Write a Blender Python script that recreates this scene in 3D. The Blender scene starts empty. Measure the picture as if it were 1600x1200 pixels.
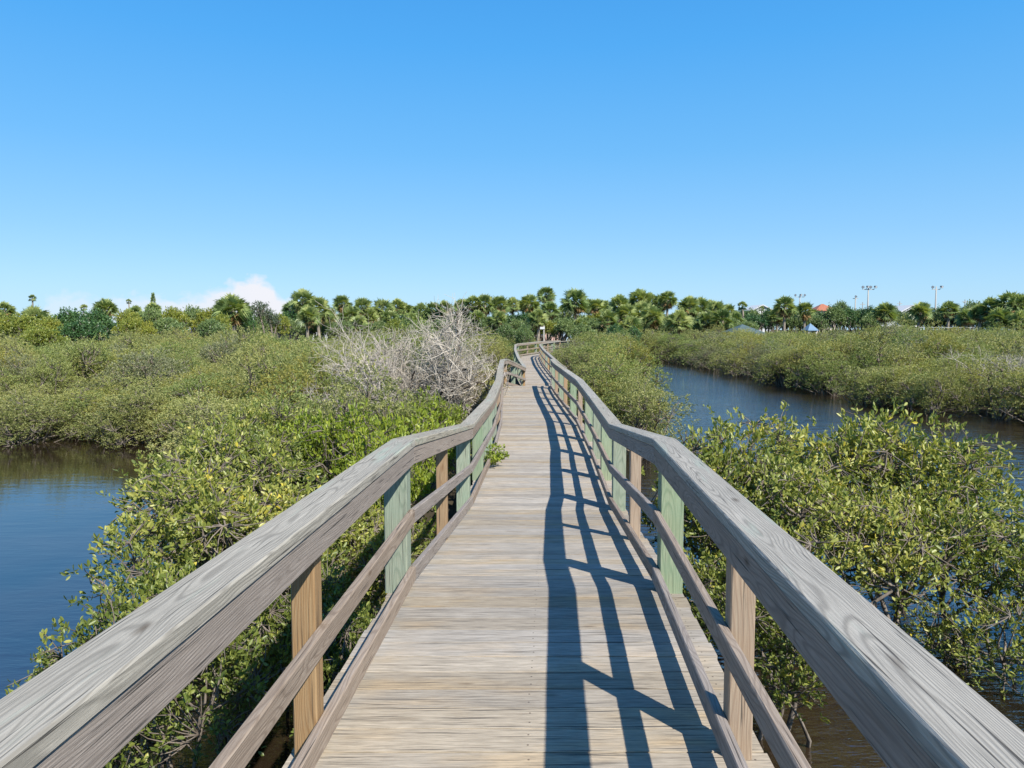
import bpy, math, random
import numpy as np
from mathutils import Vector, Matrix
R = math.radians
S = bpy.context.scene
COL = S.collection
EYE = 3.1           # camera height above the water
FPX = 1180.0        # focal length in pixels of a 1600 px wide picture
PITCH = R(4.12)

# ------------------------------------------------------------------ helpers
def tag(o, label=None, cat=None, group=None, kind=None):
    if label: o['label'] = label
    if cat: o['category'] = cat
    if group: o['group'] = group
    if kind: o['kind'] = kind
    return o

def empty(name, loc=(0,0,0), rz=0.0, sc=(1,1,1)):
    o = bpy.data.objects.new(name, None); COL.objects.link(o)
    o.empty_display_size = 0.2
    o.location = loc; o.rotation_euler = (0,0,rz); o.scale = sc
    return o

def mesh_np(name, V, F, mats, attrs=None, fmat=None, smooth=False):
    """V (n,3) array; F list of arrays/lists of equal-length faces or list of tuples"""
    me = bpy.data.meshes.new(name)
    V = np.asarray(V, dtype=np.float32)
    if isinstance(F, np.ndarray):
        nf, k = F.shape
        me.vertices.add(len(V)); me.vertices.foreach_set('co', V.ravel())
        me.loops.add(nf*k); me.loops.foreach_set('vertex_index', F.astype(np.int32).ravel())
        me.polygons.add(nf)
        me.polygons.foreach_set('loop_start', np.arange(0, nf*k, k, dtype=np.int32))
        me.polygons.foreach_set('loop_total', np.full(nf, k, dtype=np.int32))
    else:
        me.from_pydata(V.tolist(), [], F)
    if not isinstance(mats, (list, tuple)): mats = [mats]
    for m in mats: me.materials.append(m)
    if fmat is not None: me.polygons.foreach_set('material_index', np.asarray(fmat, dtype=np.int32))
    me.update(calc_edges=True)
    if attrs:
        for an, (dom, typ, data) in attrs.items():
            a = me.attributes.new(an, typ, dom)
            key = 'vector' if typ == 'FLOAT_VECTOR' else 'value'
            a.data.foreach_set(key, np.asarray(data, dtype=np.float32).ravel())
    if smooth: me.polygons.foreach_set('use_smooth', np.ones(len(me.polygons), dtype=bool))
    me.validate()
    return me

def link(name, me, parent=None, loc=None):
    o = bpy.data.objects.new(name, me); COL.objects.link(o)
    if parent is not None: o.parent = parent
    if loc is not None: o.location = loc
    return o

def copy_tree(o, parent=None):
    c = o.copy(); COL.objects.link(c)
    if parent is not None: c.parent = parent
    for ch in [x for x in bpy.data.objects if x.parent == o]:
        copy_tree(ch, c)
    return c

class MB:
    """collects plain solids for buildings, lamps and so on"""
    def __init__(s): s.V=[]; s.F=[]; s.M=[]
    def add(s, V, F, m=0):
        n=len(s.V); s.V+= [tuple(v) for v in V]; s.F += [tuple(i+n for i in f) for f in F]; s.M += [m]*len(F); return s
    def box(s, x0,x1,y0,y1,z0,z1, m=0):
        V=[(x0,y0,z0),(x1,y0,z0),(x1,y1,z0),(x0,y1,z0),(x0,y0,z1),(x1,y0,z1),(x1,y1,z1),(x0,y1,z1)]
        return s.add(V,[(0,3,2,1),(4,5,6,7),(0,1,5,4),(1,2,6,5),(2,3,7,6),(3,0,4,7)],m)
    def tube(s, pts, rads, n=6, m=0):
        pts=[Vector(p) for p in pts]; V=[]; F=[]
        for i,p in enumerate(pts):
            d=(pts[min(i+1,len(pts)-1)]-pts[max(i-1,0)]).normalized()
            a=d.cross(Vector((0.13,0.21,1)) if abs(d.z)<.9 else Vector((1,0.1,0))).normalized(); b=d.cross(a)
            for k in range(n):
                t=2*math.pi*k/n; V.append(p+(a*math.cos(t)+b*math.sin(t))*rads[i])
        for i in range(len(pts)-1):
            for k in range(n):
                F.append((i*n+k,i*n+(k+1)%n,(i+1)*n+(k+1)%n,(i+1)*n+k))
        F.append(tuple(range(n-1,-1,-1))); F.append(tuple((len(pts)-1)*n+k for k in range(n)))
        return s.add(V,F,m)
    def build(s, name, mats, parent=None, smooth=False):
        me = mesh_np(name, np.array(s.V), s.F, mats, fmat=s.M, smooth=smooth)
        return link(name, me, parent)

# ------------------------------------------------------------------ materials
class NT:
    def __init__(s, name):
        s.m = bpy.data.materials.new(name); s.m.use_nodes = True
        s.t = s.m.node_tree; s.t.nodes.clear(); s.out = s.n('ShaderNodeOutputMaterial')
    def n(s, typ, **kw):
        x = s.t.nodes.new(typ)
        for k,v in kw.items(): setattr(x,k,v)
        return x
    def l(s,a,b): s.t.links.new(a,b)
    def put(s, sock, v):
        if hasattr(v,'is_linked') or isinstance(v, bpy.types.NodeSocket): s.l(v, sock)
        else: sock.default_value = v
    def math(s, op, a, b=None, c=None, clamp=False):
        x=s.n('ShaderNodeMath', operation=op); x.use_clamp=clamp
        s.put(x.inputs[0],a)
        if b is not None: s.put(x.inputs[1],b)
        if c is not None: s.put(x.inputs[2],c)
        return x.outputs[0]
    def noise(s, vec, scale, detail=2, rough=.5, dist=0):
        x=s.n('ShaderNodeTexNoise'); s.put(x.inputs['Vector'],vec)
        x.inputs['Scale'].default_value=scale; x.inputs['Detail'].default_value=detail
        x.inputs['Roughness'].default_value=rough; x.inputs['Distortion'].default_value=dist
        return x.outputs['Fac']
    def vscale(s, vec, v):
        x=s.n('ShaderNodeVectorMath', operation='MULTIPLY'); s.put(x.inputs[0],vec); x.inputs[1].default_value=v
        return x.outputs[0]
    def ramp(s, fac, stops, interp='LINEAR'):
        x=s.n('ShaderNodeValToRGB'); x.color_ramp.interpolation=interp
        e=x.color_ramp.elements
        while len(e)<len(stops): e.new(.5)
        for k,(p,c) in enumerate(stops):
            e[k].position=p; e[k].color=(c[0],c[1],c[2],1) if not isinstance(c,(int,float)) else (c,c,c,1)
        s.put(x.inputs[0],fac); return x.outputs[0]
    def mix(s, fac, a, b, mode='MIX'):
        x=s.n('ShaderNodeMix', data_type='RGBA', blend_type=mode)
        s.put(x.inputs[0],fac)
        for sock,v in ((x.inputs[6],a),(x.inputs[7],b)):
            if isinstance(v,(tuple,list)): sock.default_value=(v[0],v[1],v[2],1)
            else: s.put(sock,v)
        return x.outputs[2]
    def bump(s, h, strength=.3, dist=.01):
        x=s.n('ShaderNodeBump'); x.inputs['Strength'].default_value=strength; x.inputs['Distance'].default_value=dist
        s.put(x.inputs['Height'],h); return x.outputs[0]
    def bsdf(s, col, rough=.7, spec=.5, normal=None):
        x=s.n('ShaderNodeBsdfPrincipled')
        if isinstance(col,(tuple,list)): x.inputs['Base Color'].default_value=(col[0],col[1],col[2],1)
        else: s.put(x.inputs['Base Color'],col)
        s.put(x.inputs['Roughness'],rough)
        x.inputs['Specular IOR Level'].default_value=spec
        if normal is not None: s.put(x.inputs['Normal'],normal)
        return x
    def done(s, sh): s.l(sh if isinstance(sh,bpy.types.NodeSocket) else sh.outputs[0], s.out.inputs['Surface']); return s.m

def wood_mat(name, light, dark, blotch, ring_amt=.6, ring=0.008, streak_amt=.5, moss=None, moss_lo=.55, nails=False, vary=.25, warm=None, stv=(5,170,170), crt=.63):
    t=NT(name)
    a=t.n('ShaderNodeAttribute', attribute_name='wc'); r=t.n('ShaderNodeAttribute', attribute_name='rnd')
    rnd=r.outputs['Fac']; wc=a.outputs['Vector']
    sep=t.n('ShaderNodeSeparateXYZ'); t.l(wc,sep.inputs[0]); sx,sa,sb=sep.outputs
    off=t.n('ShaderNodeCombineXYZ'); t.l(t.math('MULTIPLY',rnd,37.0),off.inputs[0]); t.l(t.math('MULTIPLY',rnd,11.3),off.inputs[1]); t.l(t.math('MULTIPLY',rnd,5.1),off.inputs[2])
    av=t.n('ShaderNodeVectorMath',operation='ADD'); t.l(wc,av.inputs[0]); t.l(off.outputs[0],av.inputs[1]); p=av.outputs[0]
    n1=t.noise(t.vscale(p,(1.1,5,5)),1.0,2); n2=t.noise(t.vscale(p,(.8,4,4)),1.7,1)
    aa=t.math('ADD',t.math('ADD',sa,t.math('MULTIPLY',t.math('SUBTRACT',rnd,.5),.10)),t.math('MULTIPLY',t.math('SUBTRACT',n1,.5),.16))
    bb=t.math('ADD',t.math('ADD',sb,.018),t.math('MULTIPLY',t.math('SUBTRACT',n2,.5),.10))
    rr=t.math('SQRT',t.math('ADD',t.math('MULTIPLY',aa,aa),t.math('MULTIPLY',bb,bb)))
    fn=t.noise(t.vscale(p,(4,60,60)),1.0,1)
    ph=t.math('ADD',t.math('MULTIPLY',rr,2*math.pi/ring),t.math('MULTIPLY',fn,2.2))
    rg=t.math('MULTIPLY_ADD',t.math('SINE',ph),.5,.5)
    rg=t.math('POWER',rg,1.8)
    st=t.noise(t.vscale(p,stv),1.0,4,.7)
    st=t.math('MULTIPLY_ADD',st,3.4,-1.2,clamp=True)
    crk=t.noise(t.vscale(p,(2.2,120,120)),1.0,2,.5)
    crk=t.math('MULTIPLY',t.math('SUBTRACT',crk,crt,clamp=True),14,clamp=True)
    bl=t.noise(t.vscale(p,(1.6,7,7)),1.0,3,.6)
    bl=t.math('MULTIPLY_ADD',bl,2.6,-.8,clamp=True)
    c=t.mix(t.math('MULTIPLY',bl,.75),light,blotch)
    if warm is not None:
        wn=t.noise(t.vscale(p,(1.0,3,3)),1.9,2); wn=t.math('MULTIPLY',t.math('SUBTRACT',wn,.52,clamp=True),6,clamp=True)
        c=t.mix(wn,c,warm)
    dfac=t.math('MAXIMUM',t.math('MULTIPLY',rg,ring_amt),t.math('MULTIPLY',st,streak_amt))
    c=t.mix(dfac,c,dark)
    if moss is not None:
        mn=t.noise(t.vscale(p,(.9,9,9)),1.3,3,.6); mn=t.math('MULTIPLY',t.math('SUBTRACT',mn,moss_lo,clamp=True),7,clamp=True)
        c=t.mix(t.math('MULTIPLY',mn,.75),c,moss)
    # knots
    vo=t.n('ShaderNodeTexVoronoi'); vo.inputs['Scale'].default_value=1.0; t.l(t.vscale(p,(1.7,5.5,5.5)),vo.inputs['Vector'])
    kd=t.math('SUBTRACT',1.0,t.math('MULTIPLY',vo.outputs['Distance'],11.0),clamp=True)
    c=t.mix(t.math('MULTIPLY',kd,.85),c,(dark[0]*.55,dark[1]*.42,dark[2]*.3))
    c=t.mix(t.math('MULTIPLY',crk,.85),c,(.05,.045,.04))
    if nails:
        # two nail heads in each plank over every joist line
        ua=t.math('ABSOLUTE',t.math('SUBTRACT',t.math('PINGPONG',t.math('ADD',sx,.0),.42),.0))
        dx=t.math('MULTIPLY',ua,1.0)
        dy=t.math('SUBTRACT',t.math('ABSOLUTE',sa),.040)
        d=t.math('SQRT',t.math('ADD',t.math('MULTIPLY',dx,dx),t.math('MULTIPLY',dy,dy)))
        nf=t.math('LESS_THAN',d,.0045)
        c=t.mix(t.math('MULTIPLY',nf,.8),c,(.05,.035,.03))
    hsv=t.n('ShaderNodeHueSaturation'); t.l(c,hsv.inputs['Color'])
    t.l(t.math('MULTIPLY_ADD',t.math('SUBTRACT',t.math('FRACT',t.math('MULTIPLY',rnd,7.77)),.5),vary,1.0),hsv.inputs['Value'])
    t.l(t.math('MULTIPLY_ADD',t.math('FRACT',t.math('MULTIPLY',rnd,3.31)),.5,.75),hsv.inputs['Saturation'])
    h=t.math('SUBTRACT',t.math('ADD',t.math('MULTIPLY',rg,-.5*ring_amt),t.math('MULTIPLY',st,-.5)),crk)
    b=t.bsdf(hsv.outputs[0],.85,.14,t.bump(h,.55,.003))
    return t.done(b)

M={}
M['deck']=wood_mat('deck_wood',(.50,.435,.345),(.165,.14,.11),(.355,.31,.25),ring_amt=.26,ring=.016,streak_amt=.64,nails=True,vary=.30,warm=(.50,.40,.28),stv=(8,95,95),crt=.605)
M['cap']=wood_mat('cap_wood',(.48,.435,.35),(.15,.135,.11),(.36,.33,.27),ring_amt=.64,ring=.0080,streak_amt=.5,moss=(.33,.38,.30),moss_lo=.56,vary=.12)
M['rail']=wood_mat('rail_wood',(.40,.335,.275),(.15,.115,.09),(.30,.25,.205),ring_amt=.6,ring=.009,streak_amt=.55,vary=.16)
M['post_green']=wood_mat('green_post_wood',(.29,.365,.255),(.14,.20,.13),(.35,.35,.25),ring_amt=.55,ring=.010,streak_amt=.45,vary=.14)
M['post_brown']=wood_mat('brown_post_wood',(.42,.30,.19),(.22,.13,.075),(.36,.28,.19),ring_amt=.55,ring=.009,streak_amt=.45,vary=.22)
M['pile']=wood_mat('pile_wood',(.25,.22,.18),(.10,.085,.07),(.18,.16,.13),ring_amt=.4,streak_amt=.6)

def leaf_mat(name, stops, transl=.32, gloss=.10, nscale=.35, tint=None, tint_amt=.5, rough=.42, mixed=False, spec=.5):
    t=NT(name)
    a=t.n('ShaderNodeAttribute', attribute_name='lc').outputs['Fac']
    oi=t.n('ShaderNodeObjectInfo'); geo=t.n('ShaderNodeNewGeometry')
    f=t.math('ADD',a,t.math('MULTIPLY',t.math('SUBTRACT',oi.outputs['Random'],.5),.22))
    nz=t.noise(geo.outputs['Position'],nscale,2)
    f=t.math('ADD',f,t.math('MULTIPLY',t.math('SUBTRACT',nz,.5),.75),clamp=True)
    c=t.ramp(f,stops)
    if tint is not None:
        n3=t.noise(geo.outputs['Position'],nscale*1.6,3); n3=t.math('MULTIPLY',t.math('SUBTRACT',n3,.5,clamp=True),6,clamp=True)
        c=t.mix(t.math('MULTIPLY',n3,tint_amt),c,tint)
    if mixed:   # bushes differ: some lush green, some yellowing, some grey
        g1=t.math('MULTIPLY',t.math('SUBTRACT',oi.outputs['Random'],.70,clamp=True),5,clamp=True)
        c=t.mix(t.math('MULTIPLY',g1,.55),c,t.mix(a,(.045,.11,.02),(.24,.36,.07)))
        g2=t.math('MULTIPLY',t.math('SUBTRACT',.14,oi.outputs['Random'],clamp=True),12,clamp=True)
        c=t.mix(t.math('MULTIPLY',g2,.65),c,t.mix(a,(.16,.14,.03),(.52,.46,.09)))
        g3=t.math('LESS_THAN',t.math('ABSOLUTE',t.math('SUBTRACT',oi.outputs['Random'],.45)),.05)
        c=t.mix(t.math('MULTIPLY',g3,.6),c,t.mix(a,(.10,.11,.08),(.33,.34,.24)))
    b=t.bsdf(c,rough,spec)
    tr=t.n('ShaderNodeBsdfTranslucent')
    c2=t.mix(1.0,c,(1.25,1.25,.55),'MULTIPLY'); t.l(c2,tr.inputs['Color'])
    mx=t.n('ShaderNodeMixShader'); mx.inputs[0].default_value=transl
    t.l(b.outputs[0],mx.inputs[1]); t.l(tr.outputs[0],mx.inputs[2])
    return t.done(mx)

M['mangrove']=leaf_mat('mangrove_leaf',[(0,(0.067,0.100,0.023)),(.35,(0.171,0.215,0.043)),(.65,(0.320,0.342,0.074)),(.88,(0.461,0.443,0.115)),(1,(0.620,0.510,0.066))])
M['mangrove_far']=leaf_mat('thicket_leaf',[(0,(0.076,0.100,0.030)),(.33,(0.217,0.240,0.076)),(.58,(0.382,0.385,0.138)),(.9,(0.438,0.413,0.187)),(1,(0.583,0.450,0.115))],nscale=.22,tint=(0.403,0.370,0.092),tint_amt=.55,mixed=True,spec=.34,rough=.48)
M['vine']=leaf_mat('vine_leaf',[(0,(.11,.15,.018)),(.5,(.25,.32,.035)),(1,(.46,.48,.06))])
M['dark_leaf']=leaf_mat('dark_leaf',[(0,(0.031,0.076,0.024)),(.5,(0.061,0.135,0.042)),(1,(0.131,0.220,0.059))],transl=.15)
M['broad_leaf']=leaf_mat('broad_leaf',[(0,(0.080,0.137,0.048)),(.5,(0.161,0.228,0.077)),(1,(0.282,0.347,0.117))],transl=.2)
M['yellow_leaf']=leaf_mat('yellow_leaf',[(0,(0.112,0.163,0.031)),(.5,(0.237,0.275,0.050)),(1,(0.425,0.388,0.062))],transl=.3)
M['gold_leaf']=leaf_mat('gold_leaf',[(0,(.17,.16,.05)),(.5,(.34,.26,.07)),(1,(.50,.36,.08))],transl=.3)
M['russet_leaf']=leaf_mat('russet_leaf',[(0,(.16,.07,.03)),(1,(.42,.16,.06))],transl=.2)
M['palm']=leaf_mat('palm_leaf',[(0,(0.098,0.155,0.057)),(.5,(0.215,0.291,0.101)),(1,(0.429,0.463,0.168))],transl=.25,nscale=.2)
M['palm_dead']=leaf_mat('dead_palm_leaf',[(0,(0.240,0.156,0.072)),(.5,(0.384,0.252,0.108)),(1,(0.504,0.348,0.156))],transl=.15)

def bark_mat(name, c1, c2, scale=9):
    t=NT(name); g=t.n('ShaderNodeTexCoord').outputs['Object']
    n=t.noise(t.vscale(g,(1,1,.35)),scale,4,.6)
    c=t.ramp(n,[(.3,c1),(.7,c2)])
    return t.done(t.bsdf(c,.9,.2,t.bump(n,.5,.02)))
M['bark']=bark_mat('mangrove_bark',(.10,.08,.06),(.26,.22,.18))
M['dead']=bark_mat('dead_wood',(.34,.30,.245),(.60,.54,.45),5)
M['dead_dark']=bark_mat('charred_wood',(.035,.028,.022),(.14,.11,.09),5)
M['palm_bark']=bark_mat('palm_bark',(.20,.165,.125),(.40,.35,.28),4)
def flat(name,c,rough=.6,spec=.4,amt=.12,scale=6):
    t=NT(name); g=t.n('ShaderNodeTexCoord').outputs['Object']; n=t.noise(g,scale,3)
    k=1-amt
    col=t.ramp(n,[(.3,tuple(x*k for x in c)),(.7,c)])
    return t.done(t.bsdf(col,rough,spec))
M['white']=flat('white_paint',(.62,.62,.60))
M['cream']=flat('cream_wall',(.62,.52,.42))
M['pink']=flat('pink_wall',(.60,.40,.34))
M['blue_wall']=flat('pale_blue_wall',(.42,.52,.62))
M['orange_roof']=flat('orange_roof',(.45,.17,.09),amt=.25,scale=3)
M['grey_roof']=flat('grey_roof',(.22,.25,.27),amt=.2)
M['white_roof']=flat('white_roof',(.66,.65,.63),amt=.10)
M['green_roof']=flat('green_roof',(.09,.13,.13),amt=.15)
M['glass']=flat('window_glass',(.03,.04,.05),.1,.5)
M['tent']=flat('tent_cloth',(.16,.26,.36),.8)
M['steel']=flat('galvanised_steel',(.42,.42,.40),.5)
M['concrete']=flat('concrete_pole',(.42,.39,.34),.8)
M['lampdark']=flat('lamp_housing',(.10,.11,.13),.5)
M['lens']=flat('lamp_lens',(.65,.68,.70),.2)

def water_mat():
    t=NT('water'); g=t.n('ShaderNodeNewGeometry').outputs['Position']
    n1=t.noise(t.vscale(g,(.55,1.7,1)),2.4,3,.55); n2=t.noise(t.vscale(g,(.6,1.6,1)),9,3,.6)
    big=t.noise(g,.09,2)
    amp=t.math('MULTIPLY_ADD',big,1.2,.1)
    # calmer in the lee of the left bank
    sx=t.n('ShaderNodeSeparateXYZ'); t.l(g,sx.inputs[0])
    lee=t.n('ShaderNodeMapRange'); lee.inputs[1].default_value=-6; lee.inputs[2].default_value=3; lee.inputs[3].default_value=.11; lee.inputs[4].default_value=1.0
    t.l(sx.outputs[0],lee.inputs[0])
    h=t.math('MULTIPLY',t.math('ADD',n1,t.math('MULTIPLY',n2,.30)),t.math('MULTIPLY',amp,lee.outputs[0]))
    mud=t.ramp(t.noise(g,.6,3),[(.3,(.013,.009,.005)),(.7,(.034,.022,.012))])
    b=t.bsdf(mud,.03,.5,t.bump(h,.9,.062)); b.inputs['IOR'].default_value=2.5
    return t.done(b)
M['water']=water_mat()
def ground_mat():
    t=NT('marsh_mud'); g=t.n('ShaderNodeNewGeometry').outputs['Position']
    n=t.noise(g,1.5,5,.65); n2=t.noise(g,.05,2)
    c=t.ramp(n,[(.3,(.028,.022,.014)),(.6,(.06,.048,.028)),(.8,(.075,.08,.03))])
    return t.done(t.bsdf(c,.9,.2,t.bump(n,.6,.05)))
M['mud']=ground_mat()

# ------------------------------------------------------------------ boardwalk line
# y : left post line x, right post line x, deck drop under the eye, y offset of the right side
KEYS=[(-4,-.95,.42,1.5,0),(-1,-.86,.56,1.53,0),(1.2,-.78,.71,1.56,0),(2.74,-.722,.818,1.585,0),(4.64,-.644,.918,1.63,0),
(6.39,-.551,1.00,1.80,0),(8.18,-.464,1.10,1.98,0),(10.8,-.36,1.219,2.04,0),(13.4,-.235,1.36,2.01,0),(15.5,-.238,1.35,1.97,0),
(18.7,-.27,1.306,1.95,0),(22.9,-.29,1.286,1.96,0),(25.5,-.28,1.28,1.90,0),(27.5,0,1.55,2.1,0),(30,.56,2.12,2.48,0),(33,.52,2.10,2.48,0),
(36,.37,2.0,2.35,0),(44,.22,1.85,2.14,0),(54,.27,1.92,1.97,-.3),(60,2.4,3.5,1.87,-1.1),(67,5.0,6.1,1.85,-1.1)]
KA=np.array(KEYS)
# the rails are straight lumber: bends only where two lengths meet over a post
KN=[-4,-2.6,.98,4.64,8.18,11.8,15.4,19.0,22.6]
KA=np.array([[y]+[float(np.interp(y,KA[:,0],KA[:,c])) for c in (1,2,3,4)] for y in KN]+[k for k in KEYS if k[0]>24])
def side(y, s):
    z=EYE-np.interp(y,KA[:,0],KA[:,3])
    if s<0: return Vector((float(np.interp(y,KA[:,0],KA[:,1])),y,float(z)))
    return Vector((float(np.interp(y,KA[:,0],KA[:,2])),y+float(np.interp(y,KA[:,0],KA[:,4])),float(z)))
POSTS=[(-2.6,'b'),(-.8,'g'),(.98,'b'),(2.74,'b'),(4.64,'g'),(6.39,'b'),(8.18,'g'),(10.0,'g'),(11.8,'g'),(13.5,'g'),(15.4,'b')]
y=17.2; k=0
while y<66:
    POSTS.append((y,'gb'[k%2])); k+=1; y+=1.8 if y<40 else 2.0
PY=[p[0] for p in POSTS]

def sweep(pts, outs, prof, mat, name, parent, seed=0, gap=.0012, wc_off=(0,0)):
    """prof: (o0,o1,z0,z1) outward offset range and height range; one board per bay"""
    rng=random.Random(seed); gap0=gap
    o0,o1,z0,z1=prof; c=.005
    sec=[(o0+c,z0),(o1-c,z0),(o1,z0+c),(o1,z1-c),(o1-c,z1),(o0+c,z1),(o0,z1-c),(o0,z0+c)]
    V=[];F=[];WC=[];RN=[]
    s=0.0; rn=rng.random(); left=2
    dirs=[]
    for i in range(len(pts)-1):
        p,q=pts[i],pts[i+1]; L=(q-p).length; d=(q-p)/L
        gs=.0005
        if left==0: rn=rng.random(); left=2; gs=.003
        left-=1; ge=.003 if left==0 else .0005
        n=len(V)
        for e,(pt,ou) in enumerate(((p+d*gs,outs[i]),(q-d*ge,outs[i+1]))):
            for (o,z) in sec:
                V.append(pt+ou*o+Vector((0,0,z)))
                WC.append((s+e*L,o-(o0+o1)/2,z-(z0+z1)/2)); RN.append(rn)
        for k in range(8): F.append((n+k,n+(k+1)%8,n+8+(k+1)%8,n+8+k))
        F.append(tuple(n+k for k in range(7,-1,-1))); F.append(tuple(n+8+k for k in range(8)))
        s+=L
    me=mesh_np(name,np.array([tuple(v) for v in V]),F,mat,{'wc':('POINT','FLOAT_VECTOR',WC),'rnd':('POINT','FLOAT',RN)})
    return link(name,me,parent)

def outs_for(pts, s):
    O=[]
    for i in range(len(pts)):
        a=pts[max(i-1,0)]; b=pts[min(i+1,len(pts)-1)]
        d=(b-a); d.z=0; d.normalize()
        O.append(Vector((-d.y,d.x,0)) if s<0 else Vector((d.y,-d.x,0)))
    return O

walk=empty('boardwalk',(0,0,0)); 
tag(walk,'long weathered timber boardwalk with railings winding away over the water','boardwalk')
# deck planks
def build_deck():
    rng=random.Random(4)
    V=[];F=[];WC=[];RN=[]
    y=-3.6; W=.176
    while y<66:
        w=W+rng.uniform(-.002,.002); g=rng.uniform(.0022,.0055); y0=y+g; y1=y+w-g
        rn=rng.random(); j=rng.uniform(-.010,.010); j2=rng.uniform(-.01,.01); dz=rng.uniform(-.0015,.0015)
        a0,a1,b0,b1=side(y0,-1),side(y1,-1),side(y0,1),side(y1,1)
        du=(b0-a0).normalized()
        a0,a1=a0-du*(.115+j),a1-du*(.115+j); b0,b1=b0+du*(.150+j2),b1+du*(.150+j2)
        L=(b0-a0).length; n=len(V); T=.038; c=.001
        f=(a1-a0).normalized()
        sec=[(0,-T),(1,-T),(1,-c),(1-c/w,0),(c/w,0),(0,-c)]
        for e,(p,q) in enumerate(((a0,a1),(b0,b1))):
            for (t,z) in sec:
                V.append(p.lerp(q,t)+Vector((0,0,z+dz))); WC.append((e*L-L/2,(t-.5)*w,z)); RN.append(rn)
        for k in range(6): F.append((n+k,n+(k+1)%6,n+6+(k+1)%6,n+6+k))
        F.append(tuple(n+k for k in range(5,-1,-1))); F.append(tuple(n+6+k for k in range(6)))
        y+=w
    me=mesh_np('deck',np.array([tuple(v) for v in V]),F,M['deck'],{'wc':('POINT','FLOAT_VECTOR',WC),'rnd':('POINT','FLOAT',RN)})
    return link('deck',me,walk)
build_deck()
for s in (-1,1):
    pts=[side(y,s) for y in PY]; O=outs_for(pts,s); rp=[p+Vector((0,0,float(np.interp(p.y,[1.2,4.64],[-.025,0])))) for p in pts]
    sweep(rp,O,(-.046,.102,.908,.955),M['cap'],'cap_rail',walk,seed=11+s)
    sweep(rp,O,(-.038,-.001,.795,.9065),M['rail'],'face_board',walk,seed=21+s)
    sweep(rp,O,(-.038,-.001,.425,.512),M['rail'],'mid_rail',walk,seed=31+s)
    sweep(pts,O,(-.040,-.001,.060,.150),M['rail'],'bottom_rail',walk,seed=41+s)
    sweep(pts,O,(-.02,.02,-.235,-.040),M['pile'],'stringer_beam',walk,seed=51+s)
    for i,(yy,kd) in enumerate(POSTS):
        w=.14 if kd=='g' else .09
        p=pts[i]; hp=.907+rp[i].z-p.z; o=O[i]; d=Vector((o.y,-o.x,0)); rn=random.Random(i*7+s).random()
        def postmesh(nm,w,z0,z1,o0,mat):
            c=.005; V=[];WC=[]
            q=[(o0+c,-w/2),(o0+w-c,-w/2),(o0+w,-w/2+c),(o0+w,w/2-c),(o0+w-c,w/2),(o0+c,w/2),(o0,w/2-c),(o0,-w/2+c)]
            for z in (z0,z1):
                for (a,b) in q:
                    V.append(tuple(o*a+d*b+Vector((0,0,z)))); WC.append((z,a-o0-w/2,b))
            F=[(k,(k+1)%8,8+(k+1)%8,8+k) for k in range(8)]+[tuple(range(7,-1,-1)),tuple(range(8,16))]
            me=mesh_np(nm,np.array(V),F,mat,{'wc':('POINT','FLOAT_VECTOR',WC),'rnd':('POINT','FLOAT',[rn]*16)})
            return link(nm,me,walk,p)
        po=postmesh('post',w,.001,hp,.0,M['post_green'] if kd=='g' else M['post_brown'])
        po['label']='square green tinted railing post' if kd=='g' else 'slim brown railing post'
        if kd=='g' or i%2==0: postmesh('pile',.16,-p.z-.5,-.24,-.06,M['pile'])

# ------------------------------------------------------------------ ground and water
LSH=np.array([(-60,23),(-30,21.5),(-14.2,20.6),(-9.0,20.2),(-6.4,15.5),(-4.6,11.5),(-3.4,8.5),(-2.9,6.5),(-2.2,5.2),(-1.6,4.4)])
def land(x,y):
    """>0 where the marsh ground stands above the water"""
    d=-9.0
    if x<2.2:
        if x<-1.6: sy=np.interp(x,LSH[:,0],LSH[:,1])
        else: sy=9+ (x+1.6)*2
        d=max(d,(y-sy)*.6)
    if y>14.5:
        lb=np.interp(y,[15.5,18,24,45,72,84],[2.6,3.7,4.4,6.5,11.0,19])
        if x>-2: d=max(d,min(lb-x,(y-14.5)*.7))
    rb=np.interp(y,[8,14,23.4,27,41,61,78,84],[46,30,17.2,15.1,13.9,15.4,13.6,2])
    d=max(d,x-rb)
    d=max(d,(y-82)*.5)
    return d
def build_ground():
    xs=np.concatenate([[-4000,-1500,-600,-250,-150],np.arange(-90,90.1,1.25),[150,250,600,1500,4000]])
    ys=np.concatenate([[-2000,-500,-100,-30],np.arange(-10,110.1,1.25),[150,250,600,1500,6000]])
    nx,ny=len(xs),len(ys); V=np.zeros((nx*ny,3)); rng=np.random.default_rng(3)
    for j,yy in enumerate(ys):
        for i,xx in enumerate(xs):
            d=land(xx,yy); z=max(-.8,min(.10,(d-1.2)*.2))
            if z>0: z+=rng.uniform(-.02,.05)
            if yy>120: z=.8
            elif yy>90: z=.10+(yy-90)/30*.7
            V[j*nx+i]=(xx,yy,z)
    I,J=np.meshgrid(np.arange(nx-1),np.arange(ny-1)); a=(J*nx+I).ravel()
    F=np.stack([a,a+1,a+nx+1,a+nx],1)
    tag(link('ground',mesh_np('ground',V,F,M['mud'])),kind='structure')
build_ground()
w=mesh_np('water',[(-4000,-2000,0),(4000,-2000,0),(4000,6000,0),(-4000,6000,0)],[(0,1,2,3)],M['water'])
tag(link('water',w),kind='structure')

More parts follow.
